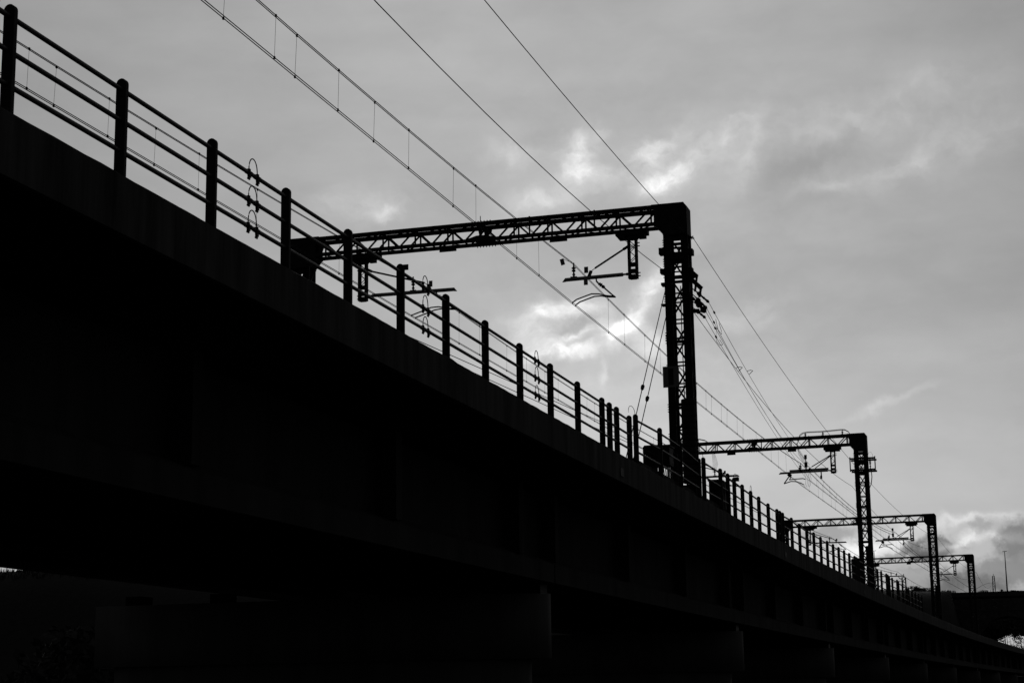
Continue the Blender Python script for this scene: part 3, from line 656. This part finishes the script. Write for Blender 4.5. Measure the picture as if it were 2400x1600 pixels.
# stays
for k, (t0, b0, f, lb) in enumerate((((-10.15, 51.6, 12.35), (-9.9, 43.95, 5.86), .615, 'left guy wire of the nearest mast, with a small insulator low down'),
                                 ((-10.15, 51.6, 11.55), (-9.9, 44.75, 5.86), .6, 'right guy wire of the nearest mast, with a small insulator low down'))):
    t = thing('guy_wire', lb, 'guy wire', (0, 0, 0), 0, 'guy wires of the nearest mast'); t0, b0 = Vector(t0), Vector(b0)
    rod('cable', t0, b0, .026, M['wire'], t); d = (b0-t0); c0 = t0+d*f; u = d.normalized()
    lathe('insulator', [(0, .02), (.2, .05), (.4, .055), (.5, .04), (.7, .05), (1, .02)], c0-u*.14, c0+u*.14, M['insul'], t)
    box('anchor_foot', (b0.x-.1, b0.y-.1, 5.4), (b0.x+.1, b0.y+.1, 5.88), M['concrete'], t)

# cable arched over the second gantry and its hanging bundle
def bridge_cable(pts, stands, label, hang):
    t = thing('jumper_cable', label, 'cable', (0, 0, 0), 0, 'cables arched over the second gantry')
    tube('cable', pts, .022, M['wire'], t); tube('cable', [(p[0]+.02, p[1]+.1, p[2]-.03) for p in pts], .014, M['wire'], t)
    for x, z0, z1 in stands: lathe('standoff', SH, (x, 103.45, z0), (x, 103.45, z1), M['insul'], t); bar('foot', (x-.1, 103.45, z0+.02), (x+.06, 103.45, z0+.02), .1, .1, M['steel'], t)
    for h in hang: tube('hanging_strand', h, .008, M['wire'], t, 5)
    return t
zt = 14.88
hang = [[(-12.78+.03*k, 103.5, 14.95-.03*k), (-12.9-.02*k, 103.55, 14.5), (-12.86+.05*k, 103.5, 13.9), (-12.62+.05*k, 103.5, 13.4), (-12.5+.03*k, 103.5, 13.15)] for k in range(5)] + \
       [[(-12.6+.1*k, 103.7, 12.8), (-12.55+.1*k, 104.0, 12.5), (-12.62+.1*k, 104.2, 12.2), (-12.72+.1*k, 104.4, 12.04)] for k in range(4)]
bridge_cable([(-12.8, 103.4, 14.8), (-12.72, 103.4, 15.0), (-12.55, 103.4, 15.12), (-12.3, 103.4, 15.16), (-11.4, 103.4, 15.15), (-10.3, 103.4, 15.2), (-10.1, 103.4, 15.18), (-9.9, 103.4, 15.05), (-9.78, 103.4, 14.85)],
             [(-12.4, zt-.02, 15.14), (-11.38, zt-.02, 15.14), (-10.25, zt-.02, 15.18)], 'cable arched over the right end of the second gantry beam on three short insulators', hang)
hang2 = [[(-17.9+.03*k, 103.6, 14.8), (-18.0+.04*k, 103.7, 14.2), (-17.96+.07*k, 103.7, 13.6), (-18.0+.04*k, 103.7, 13.1)] for k in range(5)]
bridge_cable([(-20.1, 103.7, 14.8), (-19.9, 103.7, 15.05), (-19.6, 103.7, 15.12), (-18.75, 103.7, 15.14), (-18.4, 103.7, 15.05), (-18.15, 103.7, 14.85)],
             [(-19.7, zt-.02, 15.1), (-18.78, zt-.02, 15.12)], 'cable arched over the left part of the second gantry beam', hang2)
# work frame round the head of the second mast
wf = thing('switch_frame', 'open rectangular steel frame bolted round the head of the second mast', 'steel frame', (0, 0, 0))
for z in (13.4, 12.74):
    for y in (103.05, 103.95): bar('frame_bar', (-9.88, y, z), (-8.42, y, z), .07, .1, M['steel'], wf)
for x in (-9.86, -8.44): bar('upright', (x, 103.05, 12.66), (x, 103.05, 13.5), .06, .06, M['steel'], wf)
lathe('insulator', SH, (-8.72, 103.05, 12.78), (-8.72, 103.05, 13.4), M['insul'], wf)
tube('frame_cable', [(-8.84, 103.05, 13.45), (-8.78, 103.05, 13.72), (-8.64, 103.05, 13.74), (-8.56, 103.05, 13.6), (-8.55, 103.05, 13.42)], .008, M['wire'], wf)
tube('frame_cable', [(-8.68, 103.05, 12.7), (-8.66, 103.05, 12.3), (-8.72, 103.05, 11.9), (-8.85, 103.05, 11.6)], .025, M['wire'], wf)

# ---------------------------------------------------------------- far things
# stone arch bridge
br = thing('arch_bridge', 'dark stone arch bridge behind the viaduct at the far right', 'bridge', (-6.5, 400, 0))
R_, zc_ = 7.0, 9.3; n = 24
for yv, nm in ((0, 'spandrel_wall'), (9, 'spandrel_wall')):
    vs, fs = [], []; xs_ = [-R_*cos(pi*i/n) for i in range(n+1)]; zs_ = [zc_+R_*sin(pi*i/n) for i in range(n+1)]
    pts = [(-14, -3)]+[(-R_, -3)]+list(zip(xs_, zs_))+[(R_, -3), (16, -3)]
    for t in (yv-.3, yv+.3):
        for x, z in pts: vs.append((x, t, z))
        for x, z in pts: vs.append((x, t, 20.7))
    k = len(pts)
    for i in range(k-1):
        fs += [(i, i+1, k+i+1, k+i), (2*k+i+1, 2*k+i, 3*k+i, 3*k+i+1), (i+1, i, 2*k+i, 2*k+i+1), (k+i, k+i+1, 3*k+i+1, 3*k+i)]
    mesh(nm, vs, fs, M['stone'], br)
vs, fs = [], []
for i in range(n+1):
    for yv in (.3, 8.7): vs.append((-(R_+.02)*cos(pi*i/n), yv, zc_+(R_+.02)*sin(pi*i/n)))
fs = [(2*i, 2*i+1, 2*i+3, 2*i+2) for i in range(n)]; mesh('vault', vs, fs, M['stone'], br)
for i in range(30):
    a, b = pi*i/30+.006, pi*(i+1)/30-.006; ro_ = R_+.95+(.1 if i % 2 else 0); vs = []
    for yv in (-.38-(i % 3)*.02, -.29):
        for an_, rr_ in ((a, R_-.03), (b, R_-.03), (b, ro_), (a, ro_)): vs.append((-rr_*cos(an_), yv, zc_+rr_*sin(an_)))
    mesh('voussoir', vs, [(0, 1, 2, 3), (7, 6, 5, 4), (0, 4, 5, 1), (1, 5, 6, 2), (2, 6, 7, 3), (3, 7, 4, 0)], M['stone'], br)
box('string_course', (-14, -.45, 17.5), (16, -.31, 17.75), M['stone'], br)
box('road_deck', (-14, -.3, 20.1), (16, 9.3, 20.6), M['stone'], br)
box('parapet', (-14, -.32, 20.7), (16, .1, 21.6), M['stone'], br); box('parapet', (-14, 8.9, 20.7), (16, 9.32, 21.6), M['stone'], br)
# small lattice mast and lamp pole on the hill top
def small_mast(x, y, z0, z1, w0, w1, label):
    t = thing('lattice_mast', label, 'mast', (x, y, z0), 0, 'small lattice masts'); h = z1-z0
    for sx in (-1, 1):
        for sy in (-1, 1): bar('leg', (sx*w0, sy*w0, 0), (sx*w1, sy*w1, h), .15, .15, M['steel'], t)
    n = max(4, int(h/.7))
    for i in range(n):
        a, b = i/n, (i+1)/n; wa, wb = w0+(w1-w0)*a, w0+(w1-w0)*b; s = 1 if i % 2 else -1
        for sy in (-1, 1): bar('lacing', (s*wa, sy*wa, a*h), (-s*wb, sy*wb, b*h), .06, .05, M['steel'], t)
        bar('batten', (-wb, -wb, b*h), (wb, -wb, b*h), .05, .08, M['steel'], t)
    rod('finial', (0, 0, h), (0, 0, h+.5), .1, M['steel'], t)
    return t
small_mast(-8.95, 403, 20.6, 25.1, .3, .2, 'small lattice mast standing on the hill top right of the farthest gantry')
small_mast(-18.3, 262, Z0, 16.55, .32, .24, 'small lattice mast just beyond the end of the railing')
lp = thing('lamp_post', 'tall thin lamp post with a crosswise head on the hill at the far right', 'lamp post', (-6.2, 401, 20.6), 0, 'tall lamp posts')
tube('pole', [(0, 0, 0), (0, 0, 9.6)], .1, M['steel'], lp, 8, rr=[.17, .07]); bar('lamp_head', (-.5, 0, 9.6), (.5, 0, 9.68), .2, .1, M['steel'], lp)
lp2 = thing('lamp_post', 'tiny lamp post showing above the beam of the farthest gantry near the second mast', 'lamp post', (-33.7, 396, terr(-33.7, 396)-.2), 0, 'tall lamp posts')
tube('pole', [(0, 0, 0), (0, 0, 8.7)], .1, M['steel'], lp2, 6, rr=[.12, .06]); bar('lamp_head', (-.55, 0, 8.75), (.45, 0, 8.95), .12, .1, M['steel'], lp2)
rs = thing('road_sign', 'small round sign on a short pole beside the tall lamp post', 'sign', (-7.35, 401, 20.6))
rod('pole', (0, 0, 0), (0, 0, 1.1), .07, M['steel'], rs); lathe('disc', [(0, .26), (1, .26)], (0, -.06, 1.25), (0, -.03, 1.25), M['plate'], rs, 16)
wirething('stay_wire', 'slanting stay wire from the farthest gantry mast up to the small mast on the hill', 'wire', [((-7.1, 201, 10.7), (-8.95, 402.6, 23.6), -.4)], .022)

# vegetation
def leafy(name, label, cx, cy, z0, h, rx, nl, ls, group=None, trunkr=.08, zlo=.3):
    t = thing(name, label, name.replace('_', ' '), (cx, cy, z0), 0, group)
    vs, fs = [], []; k = 0
    for i in range(7):
        a = random.uniform(0, 2*pi); tip = (cos(a)*rx*random.uniform(.3, .9), sin(a)*rx*random.uniform(.3, .9), h*random.uniform(.6, .98))
        v, f = tube_geo([(0, 0, -.3), (tip[0]*.3, tip[1]*.3, tip[2]*.4), tip], trunkr, 5, [trunkr, trunkr*.6, trunkr*.15], len(vs)); vs += v; fs += f
    mesh('trunk', vs, fs, M['bark'], t)
    cl = [(random.gauss(0, .45)*rx, random.gauss(0, .45)*rx, h*random.uniform(zlo, .95), random.uniform(.25, .5)*rx) for _ in range(14)]
    vs, fs = [], []
    for i in range(nl):
        c0 = random.choice(cl); d = Vector((random.gauss(0, 1), random.gauss(0, 1), random.gauss(0, .8)))*c0[3]*.6
        p = Vector(c0[:3])+d; p.z = min(max(p.z, max(.05, zlo-.05)*h), h*1.05); a = Vector((random.gauss(0, 1), random.gauss(0, 1), random.gauss(0, 1))).normalized(); b = a.orthogonal().normalized()
        s = ls*random.uniform(.5, 1.4); q = len(vs); vs += [p-a*s, p+b*s*.5, p+a*s, p-b*s*.5]; fs.append((q, q+1, q+2, q+3))
    mesh('crown', vs, fs, M['leaf'], t)
    return t
def bare_tree(label, cx, cy, z0, h, spread, group=None, levels=4, r0=.14):
    t = thing('bare_tree', label, 'tree', (cx, cy, z0), 0, group); vs, fs = [], []; tv, tf = [], []
    def grow(p, d, L, r, lv):
        nonlocal vs, fs
        q = p+d*L; mid = p.lerp(q, .5)+Vector((random.gauss(0, .05), random.gauss(0, .05), 0))*L
        V, F_ = (tv, tf) if lv == levels else (vs, fs)
        v, f = tube_geo([p, mid, q], r, 4 if lv < 3 else 6, [r, r*.85, r*.65], len(V)); V += v; F_ += f
        if lv == 0: return
        for _ in range(random.choice((3, 4, 4))):
            nd_ = (d+Vector((random.gauss(0, 1), random.gauss(0, 1), random.gauss(.15, .6)))*spread).normalized()
            grow(p.lerp(q, random.uniform(.55, 1)), nd_, L*random.uniform(.5, .75), r*.55, lv-1)
    grow(Vector((0, 0, -.3)), Vector((random.gauss(0, .05), 0, 1)).normalized(), h*.42, r0, levels)
    mesh('trunk', tv, tf, M['bark'], t); mesh('branches', vs, fs, M['bark'], t)
    return t
def onray(px, py, Y):
    d = Fv + R2*((px-1200)/F_PX) - U2*((py-800)/F_PX); return d*(Y/d.y)
for px, w, h, lb in ((2146, 1.0, .9, 'low bush on the skyline just left of the third mast'), (2168, 1.6, .5, 'wider low bush on the skyline right behind the third mast'),
                     (2376, 1.6, .9, 'low bush on the skyline right of the tall lamp post'), (2344, 1.0, .5, 'tiny bush on the skyline between the small lattice mast and the tall lamp post'),
                     (2272, 1.2, 1.0, 'small bush on the hill behind the farthest mast'), (2310, 1.3, 1.2, 'small bush left of the small lattice mast on the hill')):
    p = onray(px, 1388, 402); z = terr(p.x, 402) if p.x < -14 else 20.6
    leafy('bush', lb, p.x, 402+random.uniform(0, 3), z-.1, h+.4, w, 900, .12, 'bushes along the hill top', .04)
# trees behind the railing towards the second mast, bare in winter
for px, Y, top, lb in ((1972, 150, 1268, 'bare twiggy tree seen through the railing bars left of the second mast'), (1996, 158, 1300, 'lower bare tree seen through the last railing bars before the second mast')):
    p = onray(px, top, Y); bare_tree(lb, p.x, Y, terr(p.x, Y), p.z-Z0, .75, 'bare trees behind the viaduct', 5, .2)
# beyond the arch
for x, y, h, lb in ((-2.6, 424, 13.5, 'bare tree seen through the stone arch at the far right'), (-7.8, 430, 15, 'bare tree half hidden under the crown of the stone arch')):
    bare_tree(lb, x, y, Z0, h, .8, 'bare trees beyond the arch', 5, .3)
for x, y, h, w, zl, lb in ((-11, 432, 19, 3.8, .4, 'leafy tree filling the left of the stone arch'), (-7.2, 436, 20.5, 3.6, .74, 'leafy tree under the crown of the stone arch'), (-2.6, 438, 21, 3.8, .76, 'high crowned tree at the right edge, beyond the stone arch')):
    leafy('leafy_tree', lb, x, y, Z0, h, w, 9000, .42, 'leafy trees beyond the arch', .22, zl)
leafy('bush', 'thin ragged bush low in the opening of the stone arch', -4.6, 418, 5.5, 8.6, 3.6, 1500, .2, None, .05)
# hillside trees at the lower left, seen under the viaduct
k = 0
for px, Y, hh, lb in ((18, 330, 9, 'bare tree on the hill in the small gap under the deck at the left edge'), (52, 345, 6, 'second bare tree from the left in the gap under the deck'), (92, 340, 5.5, 'third bare tree from the left in the gap under the deck')):
    p = onray(px, 1337, Y); z = terr(p.x, Y); bare_tree(lb, p.x, Y, z, hh, .6, 'bare trees on the left hill', 4, .18)
vs, fs = [], []
for i in range(16):                                                        # a dark mass of undergrowth below the hill
    px = 20+i*38+random.uniform(-10, 10); Y = random.uniform(120, 260); p = onray(px, 1450, Y); h = random.uniform(5, 8); w = random.uniform(2.4, 3.6); z0 = terr(p.x, Y)
    for _ in range(700):
        c0 = Vector((p.x+random.gauss(0, .5)*w, Y+random.gauss(0, .5)*w, z0+h*random.random()**.7)); a = Vector((random.gauss(0, 1), random.gauss(0, 1), random.gauss(0, 1))).normalized(); b = a.orthogonal().normalized()
        k_ = .4*random.uniform(.5, 1.4); q = len(vs); vs += [c0-a*k_, c0+b*k_*.5, c0+a*k_, c0-b*k_*.5]; fs.append((q, q+1, q+2, q+3))
o = mesh('undergrowth', vs, fs, M['leaf']); o['kind'] = 'stuff'; o['label'] = 'dark undergrowth at the foot of the hill, under the viaduct at the lower left'
# rough grass along the hill top
vs, fs = [], []
for i in range(9000):
    x = random.uniform(-75, -14.5) if i < 6000 else random.uniform(-330, -190)
    y = random.uniform(392, 408); z = terr(x, y)-.05; h = random.uniform(.25, .8)*(1 if i < 6000 else 2.2)*(.6+.8*abs(noise.noise(Vector((x*.25, 0, 0))))); a = random.uniform(0, pi); w = .05 if i < 6000 else .16
    dx, dy = cos(a)*w, sin(a)*w; lx = random.gauss(0, .25)*h; q = len(vs); vs += [(x-dx, y-dy, z), (x+dx, y+dy, z), (x+lx, y, z+h)]; fs.append((q, q+1, q+2))
o = mesh('grass', vs, fs, M['leaf']); o['kind'] = 'stuff'; o['label'] = 'rough grass along the hill top'
vs, fs = [], []
for i in range(6000):
    x = random.uniform(-14+-6.5, 9); y = 400+random.uniform(.4, 8.5); z = 20.58; h = random.uniform(.8, 1.3)+.9*max(0, noise.noise(Vector((x*.35, 1, 0)))); a = random.uniform(0, pi); dx, dy = cos(a)*.05, sin(a)*.05
    q = len(vs); vs += [(x-dx, y-dy, z), (x+dx, y+dy, z), (x+random.gauss(0, .12), y, z+h)]; fs.append((q, q+1, q+2))
o = mesh('weeds', vs, fs, M['leaf']); o['kind'] = 'stuff'; o['label'] = 'weeds growing on top of the stone arch bridge'
